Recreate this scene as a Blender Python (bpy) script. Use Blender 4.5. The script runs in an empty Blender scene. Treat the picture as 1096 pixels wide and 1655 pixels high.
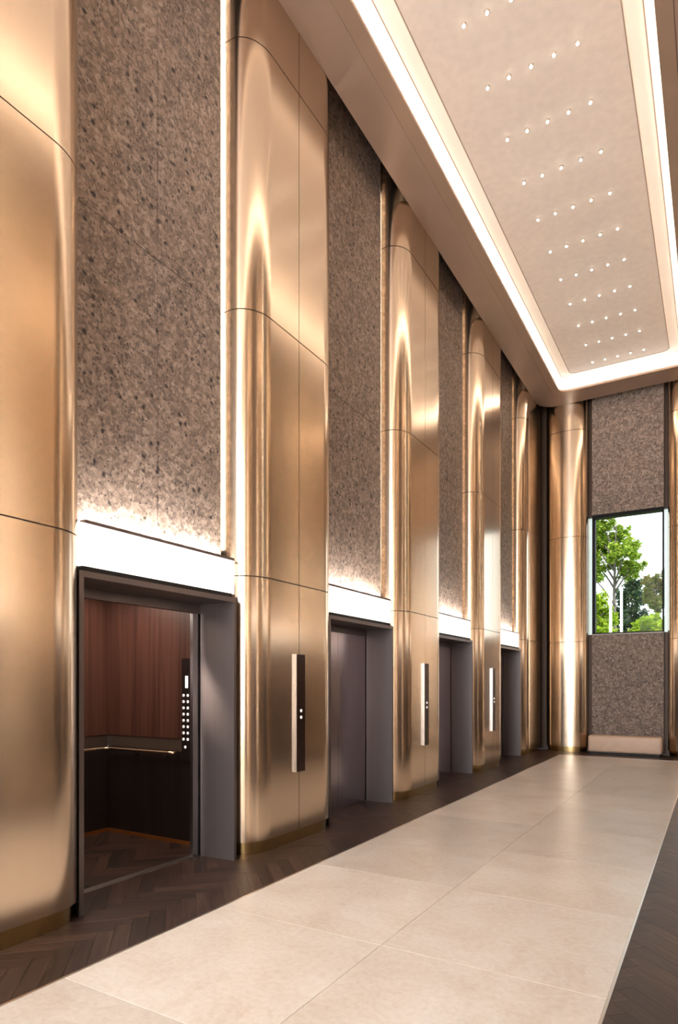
import bpy, bmesh, math, random
from mathutils import Vector, Matrix
random.seed(7)
scene = bpy.context.scene
COL = scene.collection
R = math.radians

# ------------------------------------------------------------------ camera
CAM_H = 1.55
cam = bpy.data.cameras.new('camera')
cam_o = bpy.data.objects.new('camera', cam)
COL.objects.link(cam_o)
cam_o.location = (0.0, 0.0, CAM_H)
cam_o.rotation_euler = (R(90), 0, R(30.914))
cam.sensor_fit = 'HORIZONTAL'
cam.sensor_width = 36
cam.lens = 36 * 1017 / 1096
cam.shift_y = 278.5 / 1096
cam.clip_start = 0.02
cam.clip_end = 300
scene.camera = cam_o

# ------------------------------------------------------------------ light
WARM = (1.0, 0.90, 0.78)
W_COVE = 17.0        # watts per metre of cove strip
W_SPOT = 4.0         # watts per ceiling spotlight
W_SLOT = 5.5         # watts per vertical slot strip, per metre
W_UP = 55.0          # watts per lintel uplight
W_DAY = 1080.0        # daylight through the glazed entrance behind the camera
LINTEL_E = 1.35

world = bpy.data.worlds.new('world')
scene.world = world
world.use_nodes = True
bg = world.node_tree.nodes['Background']
bg.inputs[0].default_value = (0.93, 0.97, 1.0, 1)
bg.inputs[1].default_value = 2.2

sun = bpy.data.lights.new('sun', 'SUN')
sun.energy = 4.5
sun.angle = R(2)
sun.color = (1.0, 0.96, 0.86)
sun_o = bpy.data.objects.new('sun', sun)
COL.objects.link(sun_o)
sun_o.rotation_euler = (R(42), 0, R(48))

scene.view_settings.view_transform = 'Standard'
scene.view_settings.look = 'None'
scene.view_settings.exposure = 0.15
scene.view_settings.gamma = 1.0
scene.view_settings.use_curve_mapping = False


def area_light(name, loc, rot, sx, sy, power, color=WARM, parent=None, spread=180):
    l = bpy.data.lights.new(name, 'AREA')
    l.shape = 'RECTANGLE'
    l.size = sx
    l.size_y = sy
    l.energy = power
    l.color = color
    l.spread = R(spread)
    o = bpy.data.objects.new(name, l)
    COL.objects.link(o)
    o.location = loc
    o.rotation_euler = rot
    if parent:
        o.parent = parent
    return o


# daylight falling in through the glazed entrance in the wall behind the camera
area_light('entrance_daylight', (-1.7, -4.95, 3.95), (R(90), 0, 0), 3.4, 7.6, W_DAY, (0.93, 0.965, 1.0))
# concealed strips lying on the soffit's lip, shining up into the cove
area_light('cove_light', (-3.13, 4.8, 8.07), (R(180), R(-18), 0), 0.1, 18.6, W_COVE * 18.6, (1.0, 0.91, 0.80))
area_light('cove_light', (-0.33, 4.8, 8.07), (R(180), R(18), 0), 0.1, 18.6, W_COVE * 18.6, (1.0, 0.91, 0.80))
area_light('cove_light', (-1.73, 14.66, 8.07), (R(180 + 18), 0, 0), 2.7, 0.1, W_COVE * 2.7, (1.0, 0.91, 0.80))

# ------------------------------------------------------------------ materials
def srgb(r, g, b):
    def f(c):
        c /= 255
        return c / 12.92 if c <= 0.04045 else ((c + 0.055) / 1.055) ** 2.4
    return (f(r), f(g), f(b), 1)


class NT:
    def __init__(self, name):
        self.m = bpy.data.materials.new(name)
        self.m.use_nodes = True
        self.t = self.m.node_tree
        self.n = self.t.nodes
        self.l = self.t.links
        self.p = self.n['Principled BSDF']
        self.out = self.n['Material Output']

    def add(self, kind, **kw):
        nd = self.n.new(kind)
        for k, v in kw.items():
            setattr(nd, k, v)
        return nd

    def pos(self, scale=(1, 1, 1), rot=(0, 0, 0), obj=False):
        if obj:
            g = self.add('ShaderNodeTexCoord').outputs['Object']
        else:
            g = self.add('ShaderNodeNewGeometry').outputs['Position']
        mp = self.add('ShaderNodeMapping')
        mp.inputs['Scale'].default_value = scale
        mp.inputs['Rotation'].default_value = rot
        self.l.new(g, mp.inputs['Vector'])
        return mp.outputs['Vector']

    def noise(self, vec, scale, detail=4, rough=0.5, dist=0.0):
        nd = self.add('ShaderNodeTexNoise')
        nd.inputs['Scale'].default_value = scale
        nd.inputs['Detail'].default_value = detail
        nd.inputs['Roughness'].default_value = rough
        nd.inputs['Distortion'].default_value = dist
        self.l.new(vec, nd.inputs['Vector'])
        return nd.outputs[0]

    def voronoi(self, vec, scale, feature='F1', rnd=1.0):
        nd = self.add('ShaderNodeTexVoronoi', feature=feature)
        nd.inputs['Scale'].default_value = scale
        nd.inputs['Randomness'].default_value = rnd
        self.l.new(vec, nd.inputs['Vector'])
        return nd

    def ramp(self, fac, stops, interp='LINEAR'):
        nd = self.add('ShaderNodeValToRGB')
        nd.color_ramp.interpolation = interp
        e = nd.color_ramp.elements
        while len(e) < len(stops):
            e.new(0.5)
        for i, (p, c) in enumerate(stops):
            e[i].position = p
            e[i].color = c if len(c) == 4 else (*c, 1)
        self.l.new(fac, nd.inputs[0])
        return nd.outputs[0]

    def mix(self, fac, a, b, mode='MIX'):
        nd = self.add('ShaderNodeMix', data_type='RGBA', blend_type=mode)
        for s, v in ((nd.inputs[0], fac), (nd.inputs[6], a), (nd.inputs[7], b)):
            if hasattr(v, 'is_output'):
                self.l.new(v, s)
            else:
                s.default_value = v
        return nd.outputs[2]

    def math(self, op, a, b):
        nd = self.add('ShaderNodeMath', operation=op)
        for s, v in ((nd.inputs[0], a), (nd.inputs[1], b)):
            if hasattr(v, 'is_output'):
                self.l.new(v, s)
            else:
                s.default_value = v
        return nd.outputs[0]

    def bump(self, h, strength, dist=0.01):
        nd = self.add('ShaderNodeBump')
        nd.inputs['Strength'].default_value = strength
        nd.inputs['Distance'].default_value = dist
        self.l.new(h, nd.inputs['Height'])
        self.l.new(nd.outputs[0], self.p.inputs['Normal'])

    def set(self, **kw):
        for k, v in kw.items():
            s = self.p.inputs[k.replace('_', ' ')]
            if hasattr(v, 'is_output'):
                self.l.new(v, s)
            else:
                s.default_value = v
        return self


W1 = (1, 1, 1, 1)
K1 = (0, 0, 0, 1)


def plain(name, col, rough=0.5, metal=0.0, var=0.06, scale=6, spec=0.5):
    t = NT(name)
    n = t.noise(t.pos(), scale, 4)
    dark = tuple(c * (1 - var) for c in col[:3]) + (1,)
    lite = tuple(min(1, c * (1 + var)) for c in col[:3]) + (1,)
    t.set(Base_Color=t.ramp(n, [(0.3, dark), (0.7, lite)]), Roughness=rough, Metallic=metal)
    t.p.inputs['Specular IOR Level'].default_value = spec
    return t.m


def brushed(name, col, rough, var=0.10, metal=1.0, streak=70):
    t = NT(name)
    n = t.noise(t.pos((streak, streak, 0.25)), 1.0, 3, 0.6)
    n2 = t.noise(t.pos((9, 9, 0.1)), 1.0, 2)
    dark = tuple(c * (1 - var) for c in col[:3]) + (1,)
    lite = tuple(min(1, c * (1 + var)) for c in col[:3]) + (1,)
    c1 = t.ramp(n, [(0.3, dark), (0.7, lite)])
    c2 = t.mix(0.12, c1, t.ramp(n2, [(0.35, dark), (0.65, lite)]))
    rr = t.add('ShaderNodeMapRange')
    rr.inputs[3].default_value = rough * 0.96
    rr.inputs[4].default_value = rough * 1.04
    t.l.new(n, rr.inputs[0])
    t.set(Base_Color=c2, Metallic=metal, Roughness=rr.outputs[0])
    return t.m


def emit(name, col, strength, rough=0.4):
    t = NT(name)
    n = t.noise(t.pos(), 3, 2)
    t.set(Base_Color=t.ramp(n, [(0, col), (1, col)]), Roughness=rough)
    t.p.inputs['Emission Color'].default_value = col
    t.p.inputs['Emission Strength'].default_value = strength
    return t.m


def breccia(name):
    t = NT(name)
    v = t.pos()
    warp = t.add('ShaderNodeVectorMath', operation='MULTIPLY_ADD')
    nz = t.add('ShaderNodeTexNoise')
    nz.inputs['Scale'].default_value = 14
    nz.inputs['Detail'].default_value = 3
    t.l.new(v, nz.inputs['Vector'])
    t.l.new(nz.outputs['Color'], warp.inputs[0])
    warp.inputs[1].default_value = (0.05, 0.05, 0.05)
    t.l.new(v, warp.inputs[2])
    w = warp.outputs[0]
    fine = t.noise(w, 75, 6, 0.75)
    base = t.ramp(fine, [(0.30, srgb(70, 56, 50)), (0.48, srgb(124, 106, 95)), (0.68, srgb(186, 166, 150))])
    ca = t.voronoi(w, 21)
    tint_a = t.ramp(ca.outputs['Color'], [(0.25, srgb(62, 51, 47)), (0.42, srgb(108, 93, 85)), (0.56, srgb(140, 120, 108)), (0.76, srgb(196, 177, 162))])
    cb_ = t.voronoi(w, 47)
    tint_b = t.ramp(cb_.outputs['Color'], [(0.25, srgb(66, 55, 50)), (0.42, srgb(112, 96, 87)), (0.58, srgb(146, 127, 115)), (0.78, srgb(208, 190, 175))])
    c = t.mix(0.5, tint_a, tint_b)
    c = t.mix(0.36, c, base)
    big = t.noise(v, 1.7, 3)
    c = t.mix(0.22, c, t.ramp(big, [(0.3, srgb(98, 86, 80)), (0.7, srgb(146, 122, 106))]))
    # irregular dark pits, a few large, many small, and some pale clasts
    p1 = t.voronoi(w, 13)
    g1 = t.ramp(p1.outputs['Color'], [(0.60, K1), (0.66, W1)])
    d1 = t.ramp(p1.outputs['Distance'], [(0.15, W1), (0.32, K1)])
    c = t.mix(t.mix(1.0, g1, d1, 'MULTIPLY'), c, srgb(40, 32, 30))
    p2 = t.voronoi(w, 33)
    g2 = t.ramp(p2.outputs['Color'], [(0.55, K1), (0.62, W1)])
    d2 = t.ramp(p2.outputs['Distance'], [(0.15, W1), (0.40, K1)])
    c = t.mix(t.mix(1.0, g2, d2, 'MULTIPLY'), c, srgb(58, 47, 43))
    pits = t.noise(w, 11, 7, 0.7)
    c = t.mix(t.ramp(pits, [(0.62, K1), (0.69, W1)]), c, srgb(56, 46, 43))
    h = t.mix(1.0, t.ramp(p1.outputs['Distance'], [(0.0, K1), (0.35, W1)]), fine, 'MULTIPLY')
    c = t.mix(1.0, c, (0.88, 0.88, 0.885, 1), 'MULTIPLY')
    t.set(Base_Color=c, Roughness=0.55)
    t.bump(h, 0.5, 0.012)
    return t.m


def limestone(name):
    t = NT(name)
    v = t.pos()
    oi = t.add('ShaderNodeObjectInfo')
    off = t.add('ShaderNodeVectorMath', operation='SCALE')
    comb = t.add('ShaderNodeCombineXYZ')
    for i in range(2):
        t.l.new(oi.outputs['Random'], comb.inputs[i])
    t.l.new(comb.outputs[0], off.inputs[0])
    off.inputs['Scale'].default_value = 13
    addv = t.add('ShaderNodeVectorMath', operation='ADD')
    t.l.new(v, addv.inputs[0])
    t.l.new(off.outputs[0], addv.inputs[1])
    w = addv.outputs[0]
    n1 = t.noise(w, 1.6, 6, 0.62, 0.6)
    c = t.ramp(n1, [(0.28, srgb(200, 184, 169)), (0.5, srgb(214, 203, 191)), (0.72, srgb(224, 217, 209))])
    n2 = t.noise(w, 26, 5, 0.7)
    c = t.mix(0.25, c, t.ramp(n2, [(0.35, srgb(188, 170, 155)), (0.6, srgb(228, 221, 213))]))
    n3 = t.noise(w, 3.3, 8, 0.75, 1.2)
    veins = t.ramp(n3, [(0.60, K1), (0.68, W1)])
    c = t.mix(t.math('MULTIPLY', veins, 0.35), c, srgb(190, 156, 134))
    tv = t.add('ShaderNodeMapRange')
    tv.inputs[3].default_value = 0.90
    tv.inputs[4].default_value = 1.04
    t.l.new(oi.outputs['Random'], tv.inputs[0])
    c = t.mix(1.0, c, tv.outputs[0], 'MULTIPLY')
    t.set(Base_Color=c, Roughness=0.34)
    t.p.inputs['Specular IOR Level'].default_value = 0.4
    return t.m


def wood(name, angle, cols, rough=0.42, scale=(3, 46, 46), obj=False):
    """grain runs along the direction at angle (about Z)"""
    t = NT(name)
    v = t.pos(scale, (0, 0, -angle), obj)
    # mapping applies scale before rotation in POINT mode: rotate first with a vector rotate
    t2 = t.add('ShaderNodeVectorRotate', rotation_type='Z_AXIS')
    g = t.add('ShaderNodeNewGeometry')
    t.l.new(g.outputs['Position'], t2.inputs['Vector'])
    t2.inputs['Angle'].default_value = -angle
    mp = t.add('ShaderNodeMapping')
    mp.inputs['Scale'].default_value = scale
    t.l.new(t2.outputs[0], mp.inputs['Vector'])
    oi = t.add('ShaderNodeObjectInfo')
    rnd = t.math('FRACT', t.math('ADD', oi.outputs['Random'], g.outputs['Random Per Island']), 0)
    comb = t.add('ShaderNodeCombineXYZ')
    t.l.new(t.math('MULTIPLY', rnd, 40), comb.inputs[0])
    t.l.new(t.math('MULTIPLY', rnd, 17), comb.inputs[1])
    addv = t.add('ShaderNodeVectorMath', operation='ADD')
    t.l.new(mp.outputs[0], addv.inputs[0])
    t.l.new(comb.outputs[0], addv.inputs[1])
    n = t.noise(addv.outputs[0], 1.0, 6, 0.65, 0.5)
    c = t.ramp(n, [(0.25, cols[0]), (0.5, cols[1]), (0.78, cols[2])])
    mr = t.add('ShaderNodeMapRange')
    mr.inputs[3].default_value = 0.55
    mr.inputs[4].default_value = 1.38
    t.l.new(rnd, mr.inputs[0])
    c = t.mix(1.0, c, mr.outputs[0], 'MULTIPLY')
    t.set(Base_Color=c, Roughness=rough)
    t.bump(n, 0.12, 0.003)
    return t.m


def leafy(name, c1, c2, c3):
    t = NT(name)
    g = t.add('ShaderNodeNewGeometry')
    n = t.noise(t.pos(), 0.9, 3)
    f = t.math('ADD', t.math('MULTIPLY', g.outputs['Random Per Island'], 0.6), t.math('MULTIPLY', n, 0.5))
    c = t.ramp(f, [(0.15, c1), (0.5, c2), (0.9, c3)])
    t.set(Base_Color=c, Roughness=0.6)
    tr = t.add('ShaderNodeBsdfTranslucent')
    t.l.new(c, tr.inputs[0])
    mx = t.add('ShaderNodeMixShader')
    mx.inputs[0].default_value = 0.4
    t.l.new(t.p.outputs[0], mx.inputs[1])
    t.l.new(tr.outputs[0], mx.inputs[2])
    t.l.new(mx.outputs[0], t.out.inputs[0])
    return t.m


def pane_mat(name):
    t = NT(name)
    tr = t.add('ShaderNodeBsdfTransparent')
    tr.inputs[0].default_value = (0.97, 0.985, 0.98, 1)
    gl = t.add('ShaderNodeBsdfGlossy')
    gl.inputs['Roughness'].default_value = 0.02
    fr = t.add('ShaderNodeFresnel')
    fr.inputs[0].default_value = 1.10
    mx = t.add('ShaderNodeMixShader')
    t.l.new(fr.outputs[0], mx.inputs[0])
    t.l.new(tr.outputs[0], mx.inputs[1])
    t.l.new(gl.outputs[0], mx.inputs[2])
    t.l.new(mx.outputs[0], t.out.inputs[0])
    return t.m


def frosted_mat(name):
    t = NT(name)
    tr = t.add('ShaderNodeBsdfTranslucent')
    n = t.noise(t.pos(), 40, 2)
    t.l.new(t.ramp(n, [(0, (0.9, 0.93, 0.96)), (1, (0.97, 0.98, 1.0))]), tr.inputs[0])
    t.set(Base_Color=(0.9, 0.92, 0.95, 1), Roughness=0.3)
    mx = t.add('ShaderNodeMixShader')
    mx.inputs[0].default_value = 0.8
    t.l.new(t.p.outputs[0], mx.inputs[1])
    t.l.new(tr.outputs[0], mx.inputs[2])
    t.l.new(mx.outputs[0], t.out.inputs[0])
    return t.m


M = {}
M['gold'] = brushed('champagne_gold_metal', (0.70, 0.565, 0.435, 1), 0.20, 0.03, streak=260)
M['plinth'] = brushed('brass_plinth_metal', (0.50, 0.36, 0.17, 1), 0.20, 0.06)
M['joint'] = plain('dark_joint', srgb(46, 32, 24), 0.7)
M['stone'] = breccia('brown_breccia')
M['tile'] = limestone('cream_limestone')
M['soffit'] = plain('beige_soffit_lacquer', srgb(146, 121, 106), 0.38, 0.3, 0.03, 1.5)
M['lip'] = plain('beige_lip_lacquer', srgb(146, 120, 102), 0.38, 0.3, 0.03, 1.5)
M['cove'] = plain('white_cove_paint', srgb(240, 232, 222), 0.6, 0.0, 0.02, 2)
M['plaster'] = plain('pale_ceiling_plaster', srgb(208, 193, 182), 0.55, 0.0, 0.05, 11)
M['bronze'] = brushed('dark_bronze_metal', (0.15, 0.123, 0.117, 1), 0.38, 0.08, 0.65, streak=160)
M['door'] = brushed('dark_steel_door', (0.42, 0.385, 0.435, 1), 0.22, 0.08, streak=160)
M['steel'] = brushed('stainless_steel', (0.50, 0.50, 0.53, 1), 0.25, 0.08)
M['black'] = plain('black_gap', srgb(16, 13, 13), 0.6)
M['wallback'] = plain('dark_bronze_backing', srgb(72, 52, 38), 0.5, 0.3)
M['white'] = plain('warm_white_paint', srgb(226, 214, 200), 0.6, 0, 0.02)
M['lintel'] = emit('white_light_box', (1.0, 0.95, 0.89, 1), LINTEL_E)
M['lens'] = emit('lamp_lens', (1.0, 0.90, 0.76, 1), 14.0)
M['ring'] = plain('lamp_ring', srgb(190, 170, 150), 0.3, 0.6)
WC = (srgb(32, 21, 17), srgb(56, 39, 32), srgb(82, 59, 48))
M['woodA'] = wood('dark_oak_plank', R(45), WC)
M['woodB'] = wood('dark_oak_plank_cross', R(-45), WC)
M['sub'] = plain('subfloor', srgb(24, 18, 15), 0.8)
M['trim'] = brushed('floor_edge_strip', (0.80, 0.74, 0.68, 1), 0.3, 0.03)
M['veneer'] = None
M['leaf_mid'] = leafy('leaf_mid', srgb(60, 92, 18), srgb(126, 158, 40), srgb(184, 200, 72))
M['leaf_lime'] = leafy('leaf_lime', srgb(96, 132, 18), srgb(156, 186, 36), srgb(200, 212, 70))
M['leaf_dark'] = leafy('leaf_dark', srgb(28, 46, 34), srgb(48, 74, 50), srgb(86, 110, 66))
M['leaf_red'] = leafy('leaf_red', srgb(70, 88, 28), srgb(116, 134, 44), srgb(150, 116, 60))
M['bark'] = plain('grey_bark', srgb(104, 96, 90), 0.8, 0, 0.2, 9)
M['pole'] = plain('white_pole_paint', srgb(240, 240, 240), 0.4, 0, 0.02)
M['grass'] = plain('grass', srgb(86, 116, 50), 0.9, 0, 0.25, 3)
M['pane'] = pane_mat('window_glass')
M['frost'] = frosted_mat('frosted_glass')
M['bench'] = plain('bench_oak', srgb(214, 184, 160), 0.45, 0, 0.05, 10)
M['rail'] = brushed('brass_rail', (0.80, 0.62, 0.44, 1), 0.2, 0.05)
M['cop'] = plain('control_panel_black', srgb(38, 31, 30), 0.3, 0.3)
M['button'] = emit('button_cap', (1.0, 0.93, 0.86, 1), 0.55)
M['display'] = emit('display_screen', (1.0, 0.95, 0.88, 1), 1.6)
M['skirt'] = plain('amber_skirting', srgb(150, 92, 44), 0.3, 0.5, 0.05)


def veneer(name, cols):
    t = NT(name)
    n = t.noise(t.pos((26, 26, 0.5)), 1.0, 5, 0.6, 0.3)
    n2 = t.noise(t.pos((5, 5, 0.15)), 1.0, 3)
    c = t.ramp(n, [(0.3, cols[0]), (0.5, cols[1]), (0.72, cols[2])])
    c = t.mix(0.3, c, t.ramp(n2, [(0.35, cols[0]), (0.65, cols[2])]))
    t.set(Base_Color=c, Roughness=0.35)
    return t.m


M['veneer'] = veneer('red_brown_veneer', (srgb(50, 29, 24), srgb(80, 50, 42), srgb(102, 68, 56)))
M['veneer_low'] = veneer('dark_veneer', (srgb(26, 19, 18), srgb(38, 29, 27), srgb(50, 38, 35)))
M['ledge'] = plain('taupe_ledge', srgb(72, 60, 53), 0.4)


# ------------------------------------------------------------------ mesh helpers
class MB:
    def __init__(self):
        self.v = []
        self.f = []
        self.s = []

    def face(self, pts, smooth=False):
        i = len(self.v)
        self.v += [tuple(p) for p in pts]
        self.f.append(tuple(range(i, i + len(pts))))
        self.s.append(smooth)

    def box(self, x0, x1, y0, y1, z0, z1):
        x0, x1 = min(x0, x1), max(x0, x1)
        y0, y1 = min(y0, y1), max(y0, y1)
        z0, z1 = min(z0, z1), max(z0, z1)
        i = len(self.v)
        self.v += [(x0, y0, z0), (x1, y0, z0), (x1, y1, z0), (x0, y1, z0),
                   (x0, y0, z1), (x1, y0, z1), (x1, y1, z1), (x0, y1, z1)]
        for q in ((0, 3, 2, 1), (4, 5, 6, 7), (0, 1, 5, 4), (1, 2, 6, 5), (2, 3, 7, 6), (3, 0, 4, 7)):
            self.f.append(tuple(i + k for k in q))
            self.s.append(False)
        return self

    def prism(self, poly, z0, z1, smooth=False, caps=True):
        """poly counter-clockwise seen from above"""
        n = len(poly)
        a = sum(poly[i][0] * poly[(i + 1) % n][1] - poly[(i + 1) % n][0] * poly[i][1] for i in range(n))
        if a < 0:
            poly = poly[::-1]
        i = len(self.v)
        self.v += [(p[0], p[1], z0) for p in poly] + [(p[0], p[1], z1) for p in poly]
        for k in range(n):
            k2 = (k + 1) % n
            self.f.append((i + k, i + k2, i + n + k2, i + n + k))
            d = math.dist(poly[k], poly[k2])
            self.s.append(smooth and d < 0.12)
        if caps:
            j = len(self.v)
            self.v += [(p[0], p[1], z0) for p in poly] + [(p[0], p[1], z1) for p in poly]
            self.f.append(tuple(j + k for k in range(n))[::-1])
            self.f.append(tuple(j + n + k for k in range(n)))
            self.s += [False, False]
        return self

    def tube(self, pts, radii, seg=10, caps=True):
        rings = []
        n = len(pts)
        P = [Vector(p) for p in pts]
        for k in range(n):
            d = (P[min(k + 1, n - 1)] - P[max(k - 1, 0)]).normalized()
            up = Vector((0, 0, 1)) if abs(d.z) < 0.9 else Vector((1, 0, 0))
            a = d.cross(up).normalized()
            b = d.cross(a).normalized()
            r = radii[k] if isinstance(radii, (list, tuple)) else radii
            i = len(self.v)
            for s in range(seg):
                t = 2 * math.pi * s / seg
                q = P[k] + a * (r * math.cos(t)) + b * (r * math.sin(t))
                self.v.append(tuple(q))
            rings.append(i)
        for k in range(n - 1):
            for s in range(seg):
                s2 = (s + 1) % seg
                self.f.append((rings[k] + s, rings[k + 1] + s, rings[k + 1] + s2, rings[k] + s2))
                self.s.append(True)
        if caps:
            self.f.append(tuple(rings[0] + s for s in range(seg)))
            self.f.append(tuple(rings[-1] + s for s in range(seg))[::-1])
            self.s += [False, False]
        return self

    def lathe(self, prof, seg=16, c=(0, 0, 0)):
        rings = []
        for (r, z) in prof:
            i = len(self.v)
            for s in range(seg):
                t = 2 * math.pi * s / seg
                self.v.append((c[0] + r * math.cos(t), c[1] + r * math.sin(t), c[2] + z))
            rings.append(i)
        for k in range(len(prof) - 1):
            for s in range(seg):
                s2 = (s + 1) % seg
                self.f.append((rings[k] + s, rings[k] + s2, rings[k + 1] + s2, rings[k + 1] + s))
                self.s.append(True)
        self.f.append(tuple(rings[0] + s for s in range(seg))[::-1])
        self.f.append(tuple(rings[-1] + s for s in range(seg)))
        self.s += [True, True]
        return self

    def mesh(self, name, mat):
        me = bpy.data.meshes.new(name)
        me.from_pydata(self.v, [], self.f)
        me.polygons.foreach_set('use_smooth', self.s)
        me.materials.append(mat)
        me.update()
        return me

    def build(self, name, mat, parent=None, loc=None):
        o = bpy.data.objects.new(name, self.mesh(name, mat))
        COL.objects.link(o)
        if parent:
            o.parent = parent
        if loc:
            o.location = loc
        return o


def tag(o, label=None, cat=None, group=None, kind=None):
    if label:
        o['label'] = label
    if cat:
        o['category'] = cat
    if group:
        o['group'] = group
    if kind:
        o['kind'] = kind
    return o


def empty(name, loc=(0, 0, 0), rz=0):
    o = bpy.data.objects.new(name, None)
    COL.objects.link(o)
    o.location = loc
    o.rotation_euler.z = rz
    o.empty_display_size = 0.1
    return o


def link(name, me, parent=None, loc=None):
    o = bpy.data.objects.new(name, me)
    COL.objects.link(o)
    if parent:
        o.parent = parent
    if loc:
        o.location = loc
    return o


def bevel_obj(o, w, seg=3):
    m = o.modifiers.new('bevel', 'BEVEL')
    m.width = w
    m.segments = seg
    m.limit_method = 'ANGLE'
    return o


def struct(o):
    o['kind'] = 'structure'
    return o


ORD = ['', 'first', 'second', 'third', 'fourth', 'fifth', 'sixth', 'seventh', 'eighth', 'ninth', 'tenth', 'eleventh', 'twelfth']

# ------------------------------------------------------------------ layout (metres)
MOD = 3.15
XF = -3.54            # face of the left pilasters
XM = -1.705           # centre line of the corridor
SOF = 8.0
JZ = [0.115, 2.53, 4.94, 7.39, 8.96]
PIL_W = 1.515
P0 = 5.1425           # centre of the second pilaster in view
def pil_y(k):         # k = 0 is the pilaster at the left edge of the photograph
    return P0 + (k - 1) * MOD
def bay_y(k):         # k = 0 is the open elevator
    return 3.5675 + k * MOD
YB = -5.1             # wall behind the camera
YE = 15.4             # face of the stone on the end wall

# ------------------------------------------------------------------ floor
sub = MB().box(-6.2, 3.2, YB - 0.1, 15.7, -0.25, -0.014).build('floor', M['sub'])
struct(sub)
TX0, TX1, TY1 = -2.966, -0.446, 14.41
TS = 1.229
edge = 0.014
g = 0.0022
xm = (TX0 + TX1) / 2
tile_me = {}
for r_ in range(16):
    y1 = TY1 - edge - r_ * TS
    y0 = max(y1 - TS, YB)
    if y1 - y0 < 0.1:
        break
    for (a, b) in ((TX0 + edge, xm), (xm, TX1 - edge)):
        w, d = (b - a) / 2 - g / 2, (y1 - y0) / 2 - g / 2
        key = round(d, 3)
        if key not in tile_me:
            m = MB()
            c = 0.0012
            m.box(-w, w, -d, d, -0.012, -c)
            top = [(-w + c, -d + c, 0), (w - c, -d + c, 0), (w - c, d - c, 0), (-w + c, d - c, 0)]
            low = [(-w, -d, -c), (w, -d, -c), (w, d, -c), (-w, d, -c)]
            m.face(top)
            for k in range(4):
                m.face([low[k], low[(k + 1) % 4], top[(k + 1) % 4], top[k]])
            tile_me[key] = m.mesh('stone_tile', M['tile'])
        link('stone_tile', tile_me[key], sub, ((a + b) / 2, (y0 + y1) / 2, 0))
MB().box(TX0, TX0 + edge, YB, TY1, -0.012, 0.001).build('edge_strip', M['trim'], sub)
MB().box(TX1 - edge, TX1, YB, TY1, -0.012, 0.001).build('edge_strip', M['trim'], sub)
MB().box(TX0 + edge, TX1 - edge, TY1 - edge, TY1, -0.012, 0.001).build('edge_strip', M['trim'], sub)


def clip(poly, axis, val, keep_less):
    out = []
    n = len(poly)
    for i in range(n):
        p, q = poly[i], poly[(i + 1) % n]
        ip = (p[axis] <= val) == keep_less
        iq = (q[axis] <= val) == keep_less
        if ip:
            out.append(p)
        if ip != iq:
            t = (val - p[axis]) / (q[axis] - p[axis])
            out.append((p[0] + t * (q[0] - p[0]), p[1] + t * (q[1] - p[1])))
    return out


def clip_rect(poly, x0, x1, y0, y1):
    for ax, v, less in ((0, x0, False), (0, x1, True), (1, y0, False), (1, y1, True)):
        poly = clip(poly, ax, v, less)
        if len(poly) < 3:
            return []
    return poly


TH = math.atan(609 / 1017)
sS, cS = math.sin(TH), math.cos(TH)
def proj(x, y, z):
    f = -sS * x + cS * y
    r = cS * x + sS * y
    if f < 0.2:
        return None
    return 548 + 1017 * r / f, 1106 - 1017 * (z - CAM_H) / f, f


def poly_area(p):
    return 0.5 * abs(sum(p[i][0] * p[(i + 1) % len(p)][1] - p[(i + 1) % len(p)][0] * p[i][1] for i in range(len(p))))


def herringbone(x0, x1, y0, y1, W=0.102, K=5):
    """planks of a herringbone at 45 degrees, clipped to a rectangle: (polygon, orientation)"""
    L = W * K
    gp = 0.0016
    c = math.sqrt(0.5)
    res = []
    cx, cy = (x0 + x1) / 2, (y0 + y1) / 2
    rad = math.hypot(x1 - x0, y1 - y0) / 2 + 2 * L
    # world = rot45 * (u, v); find range
    def to_w(u, v):
        return (c * (u - v), c * (u + v))
    n = int(rad / W) + 4
    u_c, v_c = c * (cx + cy), c * (cy - cx)
    j0 = int(v_c / W)
    for j in range(j0 - n, j0 + n):
        i_c = int((u_c / W - j) / (2 * K))
        nn = int(n / (2 * K)) + 3
        for i in range(i_c - nn, i_c + nn):
            bx, by = j + 2 * K * i, j
            for ori in (0, 1):
                if ori == 0:
                    r = (bx * W, (bx + K) * W, by * W, (by + 1) * W)
                else:
                    r = ((bx + K) * W, (bx + K + 1) * W, (by - K + 1) * W, (by + 1) * W)
                u0, u1, v0, v1 = r[0] + gp / 2, r[1] - gp / 2, r[2] + gp / 2, r[3] - gp / 2
                poly = [to_w(u0, v0), to_w(u1, v0), to_w(u1, v1), to_w(u0, v1)]
                poly = clip_rect(poly, x0, x1, y0, y1)
                if len(poly) >= 3 and poly_area(poly) > 0.0004:
                    res.append((poly, ori))
    return res


def hidden_plank(poly):
    for k in range(-2, 5):
        c = pil_y(k)
        if all(p[0] < XF - 0.12 and c - 0.55 < p[1] < c + 0.55 for p in poly):
            return True
    return all(p[0] < -3.85 for p in poly) and False


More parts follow.
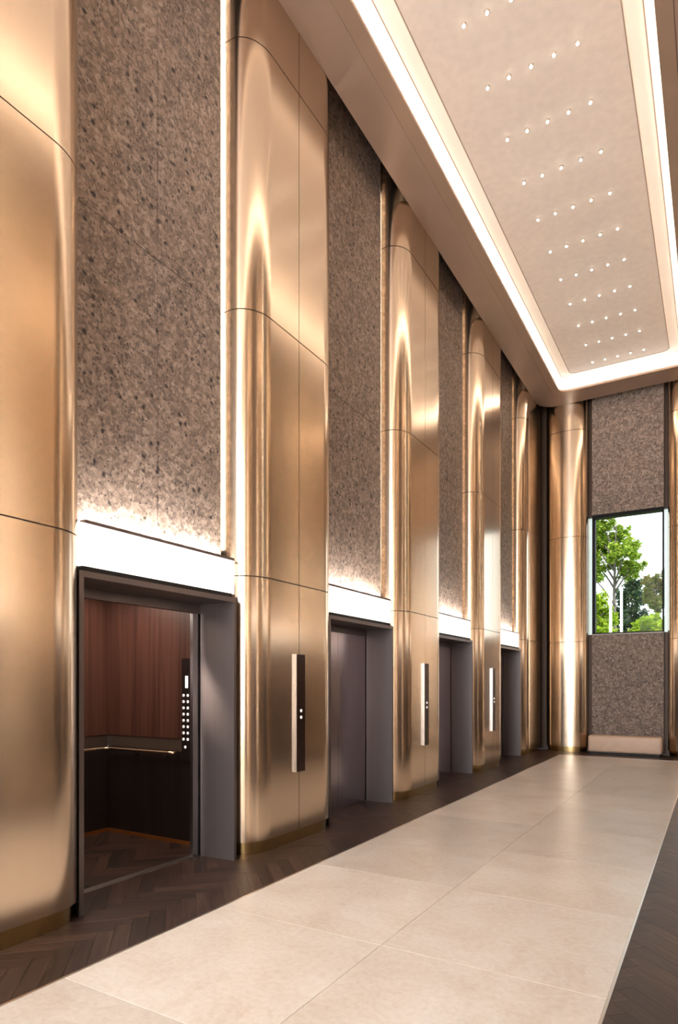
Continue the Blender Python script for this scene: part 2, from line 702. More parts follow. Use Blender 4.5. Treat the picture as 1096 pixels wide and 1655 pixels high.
planks = herringbone(-4.015, TX0, YB, YE)
planks += herringbone(TX1, 0.62, YB, YE)
planks += herringbone(TX0, TX1, TY1, YE)
planks = [p for p in planks if not hidden_plank(p[0])]
vis = []
rest = []
for (poly, ori) in planks:
    mx = sum(p[0] for p in poly) / len(poly)
    my = sum(p[1] for p in poly) / len(poly)
    q = proj(mx, my, 0)
    inside = q and any((lambda t: t and -20 < t[0] < 1116 and t[1] < 1680)(proj(p[0], p[1], 0)) for p in poly)
    blocked = False
    if mx < -3.62:
        # seen through a bay only; everything else stands behind a pilaster
        kk = round((my - bay_y(0)) / MOD)
        blocked = abs(my - bay_y(kk)) > 0.85
    (vis if inside and not blocked else rest).append((q[2] / max(0.02, math.sqrt(poly_area(poly))) if q else 99, poly, ori))
vis.sort(key=lambda t: t[0])
rest += vis[300:]
vis = vis[:300]


def plank_into(m, poly, ox=0, oy=0, dz=0.0):
    n = len(poly)
    m.face([(p[0] - ox, p[1] - oy, dz) for p in poly])
    for k in range(n):
        a, b = poly[k], poly[(k + 1) % n]
        m.face([(a[0] - ox, a[1] - oy, -0.012), (b[0] - ox, b[1] - oy, -0.012), (b[0] - ox, b[1] - oy, dz), (a[0] - ox, a[1] - oy, dz)])


def ccw(poly):
    a = sum(poly[i][0] * poly[(i + 1) % len(poly)][1] - poly[(i + 1) % len(poly)][0] * poly[i][1] for i in range(len(poly)))
    return poly if a > 0 else poly[::-1]


def welded(m, name, mat, parent, loc=None):
    o = m.build(name, mat, parent, loc)
    bm = bmesh.new()
    bm.from_mesh(o.data)
    bmesh.ops.remove_doubles(bm, verts=bm.verts, dist=0.00005)
    bm.to_mesh(o.data)
    bm.free()
    return o


for (_, poly, ori) in vis:
    poly = ccw(poly)
    mx = sum(p[0] for p in poly) / len(poly)
    my = sum(p[1] for p in poly) / len(poly)
    m = MB()
    plank_into(m, poly, mx, my, random.uniform(-0.0006, 0.0004))
    welded(m, 'plank', M['woodA'] if ori == 0 else M['woodB'], sub, (mx, my, 0))
for ori in (0, 1):
    m = MB()
    for (_, poly, o_) in rest:
        if o_ == ori:
            plank_into(m, ccw(poly), 0, 0, random.uniform(-0.0006, 0.0004))
    o = welded(m, 'far_planks', M['woodA'] if ori == 0 else M['woodB'], sub)
    o['kind'] = 'stuff'

# ------------------------------------------------------------------ pilasters
def pilaster_profile(W, a, b, depth, inset=0.0, seg=14, half=0):
    """plan outline, x towards the room (0 = face), y along the wall; half -1/+1 = one side of the centre joint"""
    hw = W / 2 - inset
    a2, b2 = a - inset, b - inset
    near = [(-depth, -hw)]
    for k in range(seg + 1):
        t = math.pi / 2 * k / seg
        near.append((-inset - b2 + b2 * math.sin(t), -hw + a2 - a2 * math.cos(t)))
    far = [(x, -y) for (x, y) in near][::-1]
    jg = 0.0035
    if half < 0:
        return near + [(-inset, -jg), (-depth, -jg)]
    if half > 0:
        return [(-depth, jg), (-inset, jg)] + far
    return near + far


PA, PB_, PD = 0.30, 0.24, 0.47
jg = 0.0045


def pilaster_meshes(W, a, b, depth, zs, centre=True):
    res = []
    rows = list(zip(zs[:-1], zs[1:]))
    for (z0, z1) in rows:
        for half in ((-1, 1) if centre else (0,)):
            m = MB()
            m.prism(pilaster_profile(W, a, b, depth, 0, 14, half), z0 + jg, z1 - (jg if z1 < 8.3 else 0), True)
            res.append(('panel', m.mesh('panel', M['gold'])))
    m = MB()
    m.prism(pilaster_profile(W, a, b, depth, 0.030), 0.0, zs[0] + 0.002, True)
    res.append(('plinth', m.mesh('plinth', M['plinth'])))
    m = MB()
    m.prism(pilaster_profile(W, a, b, depth, 0.012), zs[0] + 0.002, 8.955, True)
    res.append(('joint_core', m.mesh('joint_core', M['joint'])))
    return res


PIL = pilaster_meshes(PIL_W, PA, PB_, PD, JZ)
PIL_LABEL = [
    'gold metal pilaster cut by the left edge of the photo, beside the open elevator',
    'gold metal pilaster between the open elevator and the first closed one',
    'gold metal pilaster between the first and second closed elevators',
    'gold metal pilaster between the second and third closed elevators',
    'gold metal pilaster in the far left corner beyond the last elevator',
]
for k in range(5):
    t = empty('pilaster', (XF, pil_y(k), 0))
    tag(t, PIL_LABEL[k], 'pilaster', 'gold pilasters along the elevator wall')
    for (nm, me) in PIL:
        link(nm, me, t)

# end wall pilasters, turned to face the camera
EW = 0.93
EPIL = pilaster_meshes(EW, 0.44, 0.26, 0.41, JZ, centre=False)
for (cx, lab) in ((-2.985, 'curved gold metal pilaster left of the end wall window'), (2 * XM + 2.985, 'gold metal pilaster cut by the right edge, right of the window')):
    t = empty('end_pilaster', (cx, 15.13, 0), R(-90))
    tag(t, lab, 'pilaster', 'gold pilasters on the end wall')
    for (nm, me) in EPIL:
        link(nm, me, t)

# ------------------------------------------------------------------ stone panels over the elevators
ST_Y0, ST_Y1 = -0.735, 0.75       # relative to the bay centre
SLAB = []
sg = 0.003
for (z0, z1) in ((2.48, 4.94), (4.94, 7.39), (7.39, 8.95)):
    for (a, b) in ((ST_Y0, 0.0), (0.0, ST_Y1)):
        m = MB().box(-0.33, -0.285, a + (sg if a == 0 else 0), b - (sg if b == 0 else 0), z0 + sg, z1 - sg)
        SLAB.append(m.mesh('slab', M['stone']))
BACK = MB().box(-0.345, -0.33, ST_Y0 + 0.015, ST_Y1 - 0.015, 2.48, 8.95).mesh('backing_frame', M['joint'])
ST_LABEL = ['tall brown speckled stone panel above the open elevator',
            'tall brown speckled stone panel above the first closed elevator',
            'tall brown speckled stone panel above the second closed elevator',
            'tall brown speckled stone panel above the farthest elevator']
STRIP = MB().box(-0.44, -0.43, -0.012, 0.012, 2.7, 8.3).mesh('light_strip', emit('slot_led', (1.0, 0.85, 0.62, 1), 4.0))


def slot_lights(parent, x, y, sgn):
    """strip lamps in the slots either side of the stone, washing the pilaster returns"""
    h = 5.4
    # far slot shines towards +Y, near slot towards -Y
    l1 = area_light('slot_light', (x - 0.375 * sgn, y + ST_Y1 + 0.012, 5.5), (R(90), R(0), 0), 0.03, h, W_SLOT * h, (1.0, 0.90, 0.76), parent)
    l1.rotation_euler = (R(90), 0, 0)
    l2 = area_light('slot_light', (x - 0.375 * sgn, y + ST_Y0 - 0.012, 5.5), (R(-90), 0, 0), 0.03, h, W_SLOT * h, (1.0, 0.90, 0.76), parent)
    return l1, l2


for k in range(4):
    t = empty('stone_panel', (XF, bay_y(k), 0))
    tag(t, ST_LABEL[k], 'wall panel', 'stone panels above the elevators')
    for me in SLAB:
        link('slab', me, t)
    link('backing_frame', BACK, t)
    slot_lights(t, 0, 0, 1)

# ------------------------------------------------------------------ elevator entrances
EY0, EY1 = -0.8675, 0.7325        # frame outer edges relative to the bay centre (2.70 .. 4.30)
HEAD = MB().prism([(-0.09, EY0), (-0.09, EY1), (-0.46, EY1), (-0.46, EY0 + 0.06), (-0.2, EY0 + 0.06)], 2.27, 2.312).mesh('head', M['bronze'])
JAMB_R = MB().prism([(-0.09, 0.7), (-0.09, EY1), (-0.46, EY1 + 0.03), (-0.46, 0.672)], 0, 2.27).mesh('jamb', M['bronze'])
JAMB_L = MB().prism([(-0.09, EY0), (-0.09, EY0 + 0.038), (-0.46, EY0 + 0.10), (-0.46, EY0 + 0.06), (-0.2, EY0 + 0.06)], 0, 2.27).mesh('jamb', M['bronze'])
HDR = MB().box(-0.46, -0.52, EY0 + 0.07, EY1 + 0.02, 2.19, 2.44).mesh('transom', M['bronze'])
POST_R = MB().box(-0.475, -0.495, 0.592, 0.70, 0.0, 2.19).mesh('slam_post', M['steel'])
POST_R2 = MB().box(-0.50, -0.53, 0.612, 0.70, 0.0, 2.19).mesh('door_edge', M['steel'])
SILL = MB().box(-0.476, -0.55, EY0 + 0.06, 0.69, -0.012, 0.004).mesh('sill', M['trim'])
GAP = MB().box(-0.13, -0.20, EY0 + 0.055, EY1 - 0.01, 2.312, 2.352).mesh('shadow_gap', M['black'])
mid = (EY0 + 0.10 + 0.672) / 2
LEAF = [MB().box(-0.468, -0.50, EY0 + 0.10, mid - 0.0025, 0.006, 2.19).mesh('door_leaf', M['door']),
        MB().box(-0.468, -0.50, mid + 0.0025, 0.672, 0.006, 2.19).mesh('door_leaf', M['door'])]
EN_LABEL = ['dark bronze elevator doorway standing open to its cab, nearest the camera',
            'closed dark steel elevator doors, first past the open elevator',
            'closed dark steel elevator doors, second past the open elevator',
            'closed dark elevator doors farthest down the corridor']
for k in range(4):
    t = empty('elevator_entrance', (XF, bay_y(k), 0))
    tag(t, EN_LABEL[k], 'elevator', 'elevator entrances in the left wall')
    for nm, me in (('head', HEAD), ('jamb', JAMB_R), ('jamb', JAMB_L), ('transom', HDR), ('sill', SILL), ('shadow_gap', GAP)):
        link(nm, me, t)
    if k == 0:
        link('slam_post', POST_R, t)
        link('door_edge', POST_R2, t)
    else:
        for me in LEAF:
            link('door_leaf', me, t)

# lit lintels with the uplight behind them
LN_Y0, LN_Y1 = -0.845, 0.76
LBOX = MB().box(-0.14, -0.19, LN_Y0, LN_Y1, 2.352, 2.648).mesh('diffuser', M['lintel'])
LCAP = MB().box(-0.136, -0.195, LN_Y0 + 0.06, LN_Y1, 2.650, 2.672).mesh('cap', M['bronze'])
LN_LABEL = ['glowing white lintel box over the open elevator',
            'glowing white lintel box over the first closed elevator',
            'glowing white lintel box over the second closed elevator',
            'glowing white lintel box over the farthest elevator']
for k in range(4):
    t = empty('lintel_light', (XF, bay_y(k), 0))
    tag(t, LN_LABEL[k], 'lintel light', 'lit lintels above the elevators')
    link('diffuser', LBOX, t)
    link('cap', LCAP, t)
    area_light('uplight', (-0.235, 0, 2.62), (R(180), R(-42), 0), 0.04, 1.45, W_UP, (1.0, 0.95, 0.88), t)

# ------------------------------------------------------------------ walls
wl = MB()
for k in range(-3, 5):
    y0 = max(YB, bay_y(k) - MOD / 2)
    y1 = min(15.6, bay_y(k) + MOD / 2)
    if k == 0:
        wl.box(-4.25, -4.125, y0, 2.60, 0, 9.0)
        wl.box(-4.25, -4.125, 4.465, y1, 0, 9.0)
        wl.box(-4.25, -4.125, 2.60, 4.465, 2.25, 9.0)
    else:
        wl.box(-4.25, -4.125, y0, y1, 0, 9.0)
wall_left = struct(wl.build('wall_left', M['wallback']))


def mirror_child(nm, me, parent, yc):
    o = link(nm, me, parent, (0.13, yc, 0))
    o.scale = (-1, 1, 1)
    return o


# the bays of the left wall that lie beside and behind the camera
for k in (-1, -2):
    for (nm, me) in PIL:
        link(nm, me, wall_left, (XF, pil_y(k), 0))
for k in (-1, -2):
    for me in SLAB:
        link('slab', me, wall_left, (XF, bay_y(k), 0))
    for nm, me in (('head', HEAD), ('jamb', JAMB_R), ('jamb', JAMB_L), ('transom', HDR), ('shadow_gap', GAP), ('diffuser', LBOX), ('cap', LCAP), ('door_leaf', LEAF[0]), ('door_leaf', LEAF[1])):
        link(nm, me, wall_left, (XF, bay_y(k), 0))

wr = MB()
for k in range(-3, 5):
    y0 = max(YB, bay_y(k) - MOD / 2)
    y1 = min(15.6, bay_y(k) + MOD / 2)
    if k == -1:     # the doorway the photographer stands in
        c = bay_y(k)
        wr.box(0.62, 0.75, y0, c - 0.8, 0, 9.0)
        wr.box(0.62, 0.75, c + 0.8, y1, 0, 9.0)
        wr.box(0.62, 0.75, c - 0.8, c + 0.8, 2.25, 9.0)
        wr.box(0.75, 2.3, c - 1.0, c - 0.94, 0, 2.5)
        wr.box(0.75, 2.3, c + 0.94, c + 1.0, 0, 2.5)
        wr.box(2.3, 2.36, c - 1.0, c + 1.0, 0, 2.5)
        wr.box(0.75, 2.36, c - 1.0, c + 1.0, 2.5, 2.56)
    else:
        wr.box(0.62, 0.75, y0, y1, 0, 9.0)
wall_right = struct(wr.build('wall_right', M['wallback']))
for k in range(-2, 5):
    for (nm, me) in PIL:
        mirror_child(nm, me, wall_right, pil_y(k))
for k in range(-2, 4):
    for me in SLAB:
        mirror_child('slab', me, wall_right, bay_y(k))
    for nm, me in (('head', HEAD), ('jamb', JAMB_R), ('jamb', JAMB_L), ('transom', HDR), ('shadow_gap', GAP), ('diffuser', LBOX), ('cap', LCAP)):
        mirror_child(nm, me, wall_right, bay_y(k))
    if k != -1:
        for me in LEAF:
            mirror_child('door_leaf', me, wall_right, bay_y(k))
    slot_lights(wall_right, 0.13, bay_y(k), -1)
    area_light('uplight', (0.13 + 0.235, bay_y(k), 2.62), (R(180), R(42), 0), 0.04, 1.45, W_UP, (1.0, 0.95, 0.88), wall_right)

# wall behind the camera with its glazed entrance
wb = MB()
wb.box(-4.26, -3.48, YB - 0.12, YB, 0, 9.0)
wb.box(0.07, 0.76, YB - 0.12, YB, 0, 9.0)
wb.box(-3.48, 0.07, YB - 0.12, YB, 7.8, 9.0)
wall_back = struct(wb.build('wall_back', M['wallback']))

fr = MB()
for x in (-3.46, -2.29, -1.12, 0.05):
    fr.box(x - 0.025, x + 0.025, YB - 0.09, YB - 0.02, 0, 7.8)
for z in (0.02, 2.4, 5.1, 7.78):
    fr.box(-3.48, 0.07, YB - 0.088, YB - 0.022, z - 0.025, z + 0.025)
w2 = struct(fr.build('window_2', M['bronze']))
MB().box(-3.47, 0.06, YB - 0.06, YB - 0.05, 0.03, 7.77).build('pane', M['pane'], w2)

# end wall
ye0, ye1 = 15.56, 15.68
WX0, WX1, WZ0, WZ1 = -2.545, -0.865, 2.70, 5.43
we = MB()
we.box(-4.16, WX0, ye0, ye1, 0, 9.0)
we.box(WX1, 0.75, ye0, ye1, 0, 9.0)
we.box(WX0, WX1, ye0, ye1, 0, WZ0)
we.box(WX0, WX1, ye0, ye1, WZ1, 9.0)
wall_far = struct(we.build('wall_far', M['wallback']))
SX0, SX1 = -2.44, -0.97
for (lab, rows) in (('brown speckled stone panel above the end wall window', ((5.43, 7.39), (7.39, 8.95))),
                    ('brown speckled stone panel below the end wall window, behind the bench', ((0.0, 2.70),))):
    t = empty('end_stone_panel', ((SX0 + SX1) / 2, YE, rows[0][0]))
    tag(t, lab, 'wall panel', 'stone panels on the end wall')
    xh = (SX1 - SX0) / 2
    for (z0, z1) in rows:
        for (a, b) in ((-xh, -0.0015), (0.0015, xh)):
            MB().box(a, b, 0, 0.05, z0 + 0.002 - rows[0][0], z1 - 0.002 - rows[0][0]).build('slab', M['stone'], t)
    MB().box(-xh + 0.06, xh - 0.06, 0.05, 0.155, 0.01, rows[-1][1] - rows[0][0] - 0.01).build('backing_frame', M['joint'], t)

# ------------------------------------------------------------------ window in the end wall
win = MB()
fx0, fx1 = -2.425, -0.985
win.box(fx0 - 0.02, fx0 + 0.045, 15.44, 15.60, WZ0, WZ1)
win.box(fx0, fx1, 15.40, 15.60, WZ1 - 0.075, WZ1 + 0.0)
win.box(fx1 - 0.02, fx1 + 0.012, 15.48, 15.60, WZ0, WZ1)
win.box(fx0, fx1, 15.44, 15.60, WZ0 - 0.0, WZ0 + 0.03)
w1 = struct(win.build('window_1', plain('black_window_frame', srgb(14, 13, 16), 0.6, spec=0.2)))
MB().box(fx0 + 0.045, fx1 - 0.02, 15.575, 15.585, WZ0 + 0.03, WZ1 - 0.075).build('pane', M['pane'], w1)
MB().box(WX0 + 0.002, fx0 - 0.02, 15.655, 15.667, WZ0 + 0.002, WZ1 - 0.002).build('frosted_side_pane', M['frost'], w1)
MB().box(fx1 + 0.012, WX1 - 0.002, 15.655, 15.667, WZ0 + 0.002, WZ1 - 0.002).build('frosted_side_pane', M['frost'], w1)
MB().box(fx0, fx1, 15.38, 15.46, WZ0 - 0.025, WZ0 + 0.002).build('window_sill', plain('grey_sill', srgb(150, 140, 134), 0.4), w1)

# ------------------------------------------------------------------ ceiling, cove and soffit
def rrect(x0, x1, y0, y1, r, seg=10, rs=None):
    """rounded rectangle, counter-clockwise; rs = radii for (x1,y1),(x0,y1),(x0,y0),(x1,y0)"""
    rs = rs or (r, r, r, r)
    pts = []
    for (cx, cy, a0, q) in ((x1, y1, 0, rs[0]), (x0, y1, 90, rs[1]), (x0, y0, 180, rs[2]), (x1, y0, 270, rs[3])):
        sx = -1 if a0 in (0, 270) else 1
        sy = -1 if a0 in (0, 90) else 1
        for k in range(seg + 1):
            t = R(a0 + 90 * k / seg)
            pts.append((cx + sx * q + q * math.cos(t), cy + sy * q + q * math.sin(t)))
    return pts


def ring(outer, inner, z0, z1):
    m = MB()
    n = len(outer)
    for k in range(n):
        k2 = (k + 1) % n
        o0, o1, i0, i1 = outer[k], outer[k2], inner[k], inner[k2]
        m.face([(*o0, z0), (*i0, z0), (*i1, z0), (*o1, z0)])
        m.face([(*o0, z1), (*o1, z1), (*i1, z1), (*i0, z1)])
        m.face([(*i0, z0), (*i0, z1), (*i1, z1), (*i1, z0)], True)
        m.face([(*o0, z0), (*o1, z0), (*o1, z1), (*o0, z1)], True)
    return m


IX0, IX1, IY0, IY1 = -2.957, -0.50, -4.3, 14.49
CY0 = IY0
ceil = MB().box(-4.26, 0.76, YB - 0.13, 15.69, 9.0, 9.1)
ceiling = struct(ceil.build('ceiling', M['wallback']))
MB().box(-3.36, -0.10, IY0 - 0.4, 14.89, 8.2, 8.4).build('cove_ceiling', M['cove'], ceiling)
cv = MB()
cv.box(-3.40, -3.36, IY0 - 0.44, 14.93, 8.05, 8.2)
cv.box(-0.10, -0.06, IY0 - 0.44, 14.93, 8.05, 8.2)
cv.box(-3.36, -0.10, 14.89, 14.93, 8.05, 8.2)
cv.box(-3.36, -0.10, IY0 - 0.44, IY0 - 0.4, 8.05, 8.2)
cv.build('cove_side', M['cove'], ceiling)
MB().prism(rrect(-2.87, -0.595, IY0 + 0.1, 14.25, 0.2), 8.184, 8.2, True).build('ceiling_step', M['cove'], ceiling)
MB().prism(rrect(-2.672, -0.776, IY0 + 0.3, 14.05, 0.13), 8.160, 8.184, True).build('ceiling_panel', M['plaster'], ceiling)

M['step_shade'] = plain('taupe_step_shade', srgb(150, 130, 114), 0.6)  # shadow lines along the ceiling steps, painted as thin taupe rings
for (x0, x1, y1, r_, z) in ((-2.87, -0.595, 14.25, 0.2, 8.1835), (-2.672, -0.776, 14.05, 0.13, 8.1595)):
    y0 = IY0 + 0.1 if r_ == 0.2 else IY0 + 0.3
    ring(rrect(x0 + 0.004, x1 - 0.004, y0, y1 - 0.004, r_), rrect(x0 + 0.016, x1 - 0.016, y0 + 0.012, y1 - 0.016, r_ - 0.01), z - 0.0015, z + 0.0002).build('step_shade_line', M['step_shade'], ceiling)

OUT = (-3.5395, 0.1295, YB, 15.125)
lipw = 0.155
sof = ring(rrect(*OUT, 0.3, rs=(0.42, 0.42, 0.02, 0.02)), rrect(IX0 - lipw - 0.006, IX1 + lipw + 0.006, IY0 - lipw, IY1 + lipw + 0.006, 0.33), SOF, SOF + 0.05)
soffit = welded(sof, 'trim_1', M['soffit'], None)
struct(soffit)
lip = ring(rrect(IX0 - lipw, IX1 + lipw, IY0 - lipw, IY1 + lipw, 0.33), rrect(IX0, IX1, IY0, IY1, 0.20), SOF - 0.004, SOF + 0.05)
welded(lip, 'soffit_lip', M['lip'], soffit)
ring(rrect(IX0 - lipw - 0.03, IX1 + lipw + 0.03, IY0 - lipw, IY1 + lipw + 0.03, 0.33), rrect(IX0 - lipw + 0.03, IX1 + lipw - 0.03, IY0 - lipw, IY1 + lipw - 0.03, 0.30), SOF + 0.012, SOF + 0.02).build('shadow_groove', M['joint'], soffit)

# ceiling spotlights: eleven rows of five
RING = MB().lathe([(0.024, 0.0), (0.026, -0.004), (0.026, -0.010), (0.019, -0.014)], 14).mesh('trim_ring', M['ring'])
LENS = MB().lathe([(0.017, -0.012), (0.016, -0.020), (0.012, -0.028), (0.005, -0.032)], 14).mesh('lens', M['lens'])
spot_data = bpy.data.lights.new('spot_beam', 'SPOT')
spot_data.energy = W_SPOT
spot_data.color = (1.0, 0.80, 0.60)
spot_data.spot_size = R(70)
spot_data.spot_blend = 0.8
spot_data.shadow_soft_size = 0.03
for r_ in range(11):
    y = 13.72 - r_ * 0.767
    for c_ in range(5):
        x = -2.165 + c_ * 0.2365
        t = empty('ceiling_spotlight', (x, y, 8.160))
        tag(t, '%s small round ceiling spotlight from the left, %s row from the window wall' % (ORD[c_ + 1], ORD[r_ + 1]),
            'spotlight', 'rows of small spotlights in the ceiling panel')
        link('trim_ring', RING, t)
        link('lens', LENS, t)
        if c_ in (1, 3):
            lo = bpy.data.objects.new('spot_beam', spot_data)
            COL.objects.link(lo)
            lo.parent = t
            lo.location = (0, 0, -0.05)

# ------------------------------------------------------------------ elevator cab
cab = empty('elevator_cab', (-4.16, 3.54, 0))
tag(cab, 'reddish brown veneered cab interior seen through the open elevator door', 'elevator cab')
CX0, CX1, CYa, CYb = -5.52, -4.13, 2.60, 4.46
def cpart(nm, mat, x0, x1, y0, y1, z0, z1, parent=cab):
    m = MB().box(x0 + 4.16, x1 + 4.16, y0 - 3.54, y1 - 3.54, z0, z1)
    return m.build(nm, mat, parent)
cpart('side_wall', M['veneer'], CX0, CX1, CYb, CYb + 0.04, 1.02, 2.5)
cpart('lower_side_wall', M['veneer_low'], CX0, CX1, CYb, CYb + 0.04, 0, 0.90)
cpart('back_wall', M['veneer'], CX0 - 0.04, CX0, CYa, CYb, 1.02, 2.5)
cpart('lower_back_wall', M['veneer_low'], CX0 - 0.04, CX0, CYa, CYb, 0, 0.90)
cpart('ledge_band', M['ledge'], CX0 - 0.04, CX1, CYb + 0.008, CYb + 0.04, 0.90, 1.02)
cpart('ledge_band', M['ledge'], CX0 - 0.04, CX0 - 0.008, CYa, CYb, 0.90, 1.02)
cpart('side_wall', M['veneer'], CX0, CX1, CYa - 0.04, CYa, 0, 2.5)
cpart('cab_ceiling', M['white'], CX0 - 0.04, CX1, CYa - 0.04, CYb + 0.04, 2.5, 2.54)
cpart('skirting', M['skirt'], CX0, CX1, CYb - 0.012, CYb, 0.0, 0.035)
cpart('skirting', M['skirt'], CX0, CX0 + 0.012, CYa, CYb - 0.012, 0.0, 0.035)
cpart('floor_base', M['sub'], CX0 - 0.04, -4.09, CYa - 0.04, CYb + 0.04, -0.014, -0.004)
for (poly, ori) in herringbone(CX0 + 0.012, -4.092, 3.15, CYb - 0.012, 0.102, 5):
    poly = ccw(poly)
    mx = sum(p[0] for p in poly) / len(poly)
    my = sum(p[1] for p in poly) / len(poly)
    m = MB()
    plank_into(m, poly, mx, my, 0.002)
    welded(m, 'plank', M['woodA'] if ori == 0 else M['woodB'], cab, (mx + 4.16, my - 3.54, 0))
# handrail round the corner
rail = MB()
off = 0.065
pts = [(CX0 + off, 2.9, 0.885), (CX0 + off, CYb - off - 0.06, 0.885), (CX0 + off + 0.018, CYb - off - 0.018, 0.885),
       (CX0 + off + 0.06, CYb - off, 0.885), (-4.56, CYb - off, 0.885), (-4.52, CYb - off + 0.012, 0.885), (-4.505, CYb - off + 0.045, 0.885)]
for i in range(len(pts) - 1):
    pass
rail.tube([(p[0] + 4.16, p[1] - 3.54, p[2]) for p in pts], 0.016, 10)
ro = rail.build('handrail', M['rail'], cab)
for (bx, by, dx, dy) in ((CX0 + off, 3.9, -1, 0), (-5.05, CYb - off, 0, 1), (-4.62, CYb - off, 0, 1)):
    m = MB()
    m.tube([(bx + 4.16, by - 3.54, 0.875), (bx + 4.16, by - 3.54, 0.845), (bx + 4.16 + dx * off, by - 3.54 + dy * off, 0.835)], 0.008, 8)
    m.build('bracket', M['cop'], ro)
# control panel
cpn = cpart('control_panel', M['cop'], -4.435, -4.275, CYb - 0.018, CYb, 0.80, 1.80)
cpart('display', M['display'], -4.385, -4.352, CYb - 0.021, CYb - 0.018, 1.515, 1.63, cpn)
BTN = MB()
BTN.lathe([(0.014, 0.0), (0.014, 0.004), (0.010, 0.007)], 12)
btn_me = BTN.mesh('button', M['button'])
for r_ in range(8):
    for x in (-4.408, -4.352):
        o = link('button', btn_me, cpn, (x + 4.16, CYb - 0.018 - 3.54, 1.443 - r_ * 0.0604))
        o.rotation_euler.x = R(90)
o = link('key_switch', btn_me, cpn, (-4.385 + 4.16, CYb - 0.018 - 3.54, 0.945))
o.rotation_euler.x = R(90)
area_light('cab_downlight', (-0.75, 0.0, 2.48), (0, 0, 0), 0.9, 1.3, 30.0, (1.0, 0.84, 0.70), cab)

dl = MB().lathe([(0.075, 0.0), (0.075, -0.012), (0.055, -0.016)], 18, (-0.18, -0.24, 2.5)).build('jamb_fill_fitting', M['white'], cab)  # unseen fitting added for the jamb fill lamp
area_light('jamb_fill_beam', (-0.18, -0.24, 2.478), Vector((0.50, 0.97, -0.95)).to_track_quat('-Z', 'Y').to_euler(), 0.1, 0.1, 9.0, (1.0, 0.88, 0.78), cab, 26)  # added fill lamp, aimed sideways to brighten the door jamb

# ------------------------------------------------------------------ call panels
CP_H = MB().box(0.0, 0.026, -0.0725, 0.0725, 0.69, 1.845).mesh('housing', M['steel'])
CP_F = MB().box(0.026, 0.030, -0.0715, 0.0725, 0.692, 1.843).mesh('face_plate', plain('dark_face_plate', srgb(66, 48, 42), 0.25, 0.7))
cb = MB()
cb.lathe([(0.015, 0.0), (0.015, 0.004), (0.011, 0.007)], 14)
CP_B = cb.mesh('call_button', M['button'])
for k, lab in ((1, 'slim dark call panel with two buttons, nearest the camera'),
               (2, 'slim call panel on the pilaster past the first closed elevator'),
               (3, 'slim call panel on the pilaster past the second closed elevator')):
    t = empty('call_panel', (XF, pil_y(k) - 0.01, 0))
    tag(t, lab, 'call panel', 'call panels on the pilasters')
    link('housing', CP_H, t)
    link('face_plate', CP_F, t)
    for z in (1.29, 1.225):
        o = link('call_button', CP_B, t, (0.030, 0.0, z))
        o.rotation_euler.y = R(90)

# ------------------------------------------------------------------ bench below the window
b = empty('bench', (-1.721, 15.16, 0))
tag(b, 'low rounded pale wooden bench against the stone below the window', 'bench')
slab = MB().box(-0.742, 0.742, -0.2, 0.2, 0.04, 0.413).build('seat_block', M['bench'], b)
bevel_obj(slab, 0.06, 5)
for p in slab.data.polygons:
    p.use_smooth = True
MB().box(-0.70, 0.70, -0.14, 0.2, 0.0, 0.055).build('base', M['black'], b)

# ------------------------------------------------------------------ outdoors
gr = MB().box(-60, 60, 15.9, 120, -0.6, -0.5).build('lawn', M['grass'])
struct(gr)


def make_tree(name, label, base, height, blobs, n, size, mat, trunk_r=0.12, seed=1, group='trees outside the window'):
    rnd = random.Random(seed)
    t = empty(name, base)
    tag(t, label, 'tree', group)
    tr = MB()
    tr.tube([(0, 0, 0), (0.05, 0.0, height * 0.3), (-0.04, 0.05, height * 0.6), (0.05, 0, height * 0.9)],
            [trunk_r, trunk_r * 0.8, trunk_r * 0.55, trunk_r * 0.2], 8)
    for (bx, by, bz, br) in blobs:
        s = (0, 0, max(height * 0.22, bz - br * 1.5 - abs(bx) * 0.5))
        mpt = (bx * 0.5, by * 0.5, (s[2] + bz) / 2 + 0.1)
        tr.tube([s, mpt, (bx, by, bz)], [trunk_r * 0.45, trunk_r * 0.3, trunk_r * 0.1], 6)
    tr.build('trunk', M['bark'], t)
    fo = MB()
    tot = sum(bb[3] ** 2 for bb in blobs)
    for (bx, by, bz, br) in blobs:
        subs = []
        for k in range(22):
            d = Vector((rnd.gauss(0, 1), rnd.gauss(0, 1), rnd.gauss(0, 1))).normalized() * br * rnd.uniform(0.3, 1.1)
            subs.append((d, br * rnd.uniform(0.18, 0.36)))
        for k in range(int(n * br ** 2 / tot)):
            d, sr = rnd.choice(subs)
            q = Vector((rnd.gauss(0, 1), rnd.gauss(0, 1), rnd.gauss(0, 1))).normalized() * sr * abs(rnd.gauss(0.55, 0.45))
            c = Vector((bx, by, bz)) + d + q
            a = Vector((rnd.gauss(0, 1), rnd.gauss(0, 1), rnd.gauss(0, 0.6))).normalized()
            e = a.cross(Vector((rnd.gauss(0, 1), rnd.gauss(0, 1), rnd.gauss(0, 1)))).normalized()
            s = size * rnd.uniform(0.6, 1.3)
            fo.face([c - a * s, c + e * s * 0.45, c + a * s, c - e * s * 0.45])
    fo.build('foliage', mat, t)
    return t


def at(px, py, Y):
    u, v = (px - 548) / 1017, (1106 - py) / 1017
    t = Y / (cS + u * sS)
    return (t * (-sS + u * cS), Y, CAM_H + t * v)


def blobs_at(lst, Y, base):
    out = []
    for (px, py, rp, dy) in lst:
        p = at(px, py, Y + dy)
        k = (p[1] * cS - p[0] * sS) / 1017
        out.append((p[0] - base[0], p[1] - base[1], p[2] - base[2], rp * k))
    return out


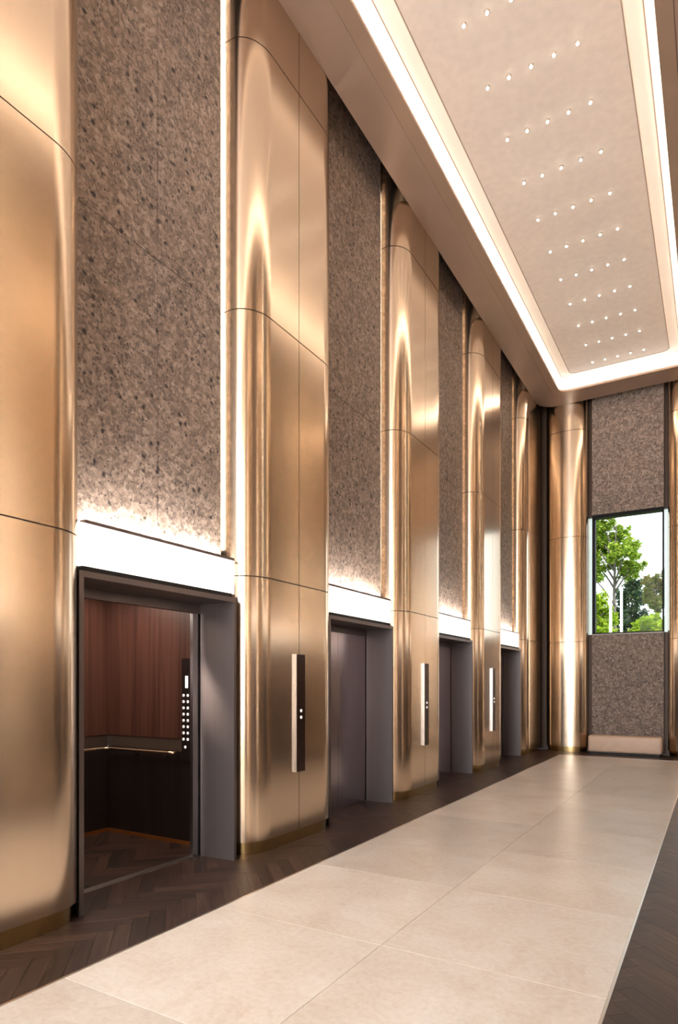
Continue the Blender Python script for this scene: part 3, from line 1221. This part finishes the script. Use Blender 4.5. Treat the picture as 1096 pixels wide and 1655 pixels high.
def tree_px(name, label, px, Y, lst, n, size, mat, r=0.12, seed=1):
    p = at(px, 1100, Y)
    base = (p[0], Y, -0.5)
    bl = blobs_at(lst, Y, base)
    h = max(b_[2] for b_ in bl)
    return make_tree(name, label, base, h, bl, n, size, mat, r, seed)


tree_px('tall_tree', 'tall leafy tree filling the left half of the window', 994, 30,
        [(968, 845, 24, 0), (985, 880, 26, 0.5), (1012, 893, 24, -0.4), (1024, 918, 17, 0.4), (958, 890, 24, 0.3), (955, 930, 22, 0), (1010, 925, 12, 0.6), (975, 815, 22, 0), (1005, 865, 14, 0.3), (940, 860, 30, 0.4), (962, 865, 20, 0.2), (965, 915, 18, 0.3), (995, 905, 16, 0.5)],
        32000, 0.085, M['leaf_mid'], 0.11, 3)
tree_px('lime_tree', 'bright yellow-green tree low at the window left edge', 962, 27,
        [(966, 970, 16, 0), (975, 1000, 17, 0.3), (958, 1015, 20, 0), (985, 985, 9, 0.3), (980, 1030, 22, 0), (950, 985, 18, 0.3)],
        11000, 0.075, M['leaf_lime'], 0.08, 5)
tree_px('dark_tree', 'dark green tree in the middle behind two white poles', 1020, 36,
        [(1015, 965, 26, 0), (1000, 990, 24, 0.5), (1025, 1000, 28, 0), (1040, 960, 18, 0.5), (1000, 1030, 28, 0), (1045, 1020, 26, 0.4), (975, 1010, 26, 0.8), (1028, 945, 15, 0)],
        18000, 0.11, M['leaf_dark'], 0.14, 8)
tree_px('reddish_tree', 'green and rusty tree at the window right edge', 1064, 32,
        [(1052, 945, 15, 0), (1068, 950, 17, 0.3), (1066, 975, 17, 0), (1080, 960, 20, 0.2), (1050, 965, 11, 0), (1085, 935, 16, 0)],
        13000, 0.085, M['leaf_red'], 0.1, 11)
tree_px('lime_bush', 'bright yellow-green bush at the lower right of the window', 1052, 25,
        [(1045, 1008, 15, 0), (1062, 1006, 15, 0.2), (1035, 1022, 14, 0), (1055, 1028, 20, 0), (1078, 1012, 18, 0.2)],
        10000, 0.065, M['leaf_lime'], 0.06, 13)
for (px, top, lab) in ((987, 955, 'left of the two slim white poles outside the window'), (1004.5, 952, 'right of the two slim white poles outside the window')):
    p = at(px, top, 24.5)
    m = MB()
    m.tube([(0, 0, 0), (0, 0, p[2] + 0.5)], [0.055, 0.045], 12)
    m.lathe([(0.075, 0), (0.075, 0.12), (0.06, 0.14)], 12)
    m.lathe([(0.02, 0.0), (0.06, 0.02), (0.06, 0.06), (0.02, 0.09)], 12, (0, 0, p[2] + 0.48))
    o = m.build('pole', M['pole'], None, (p[0], p[1], -0.5))
    tag(o, lab, 'pole', 'white poles outside the window')
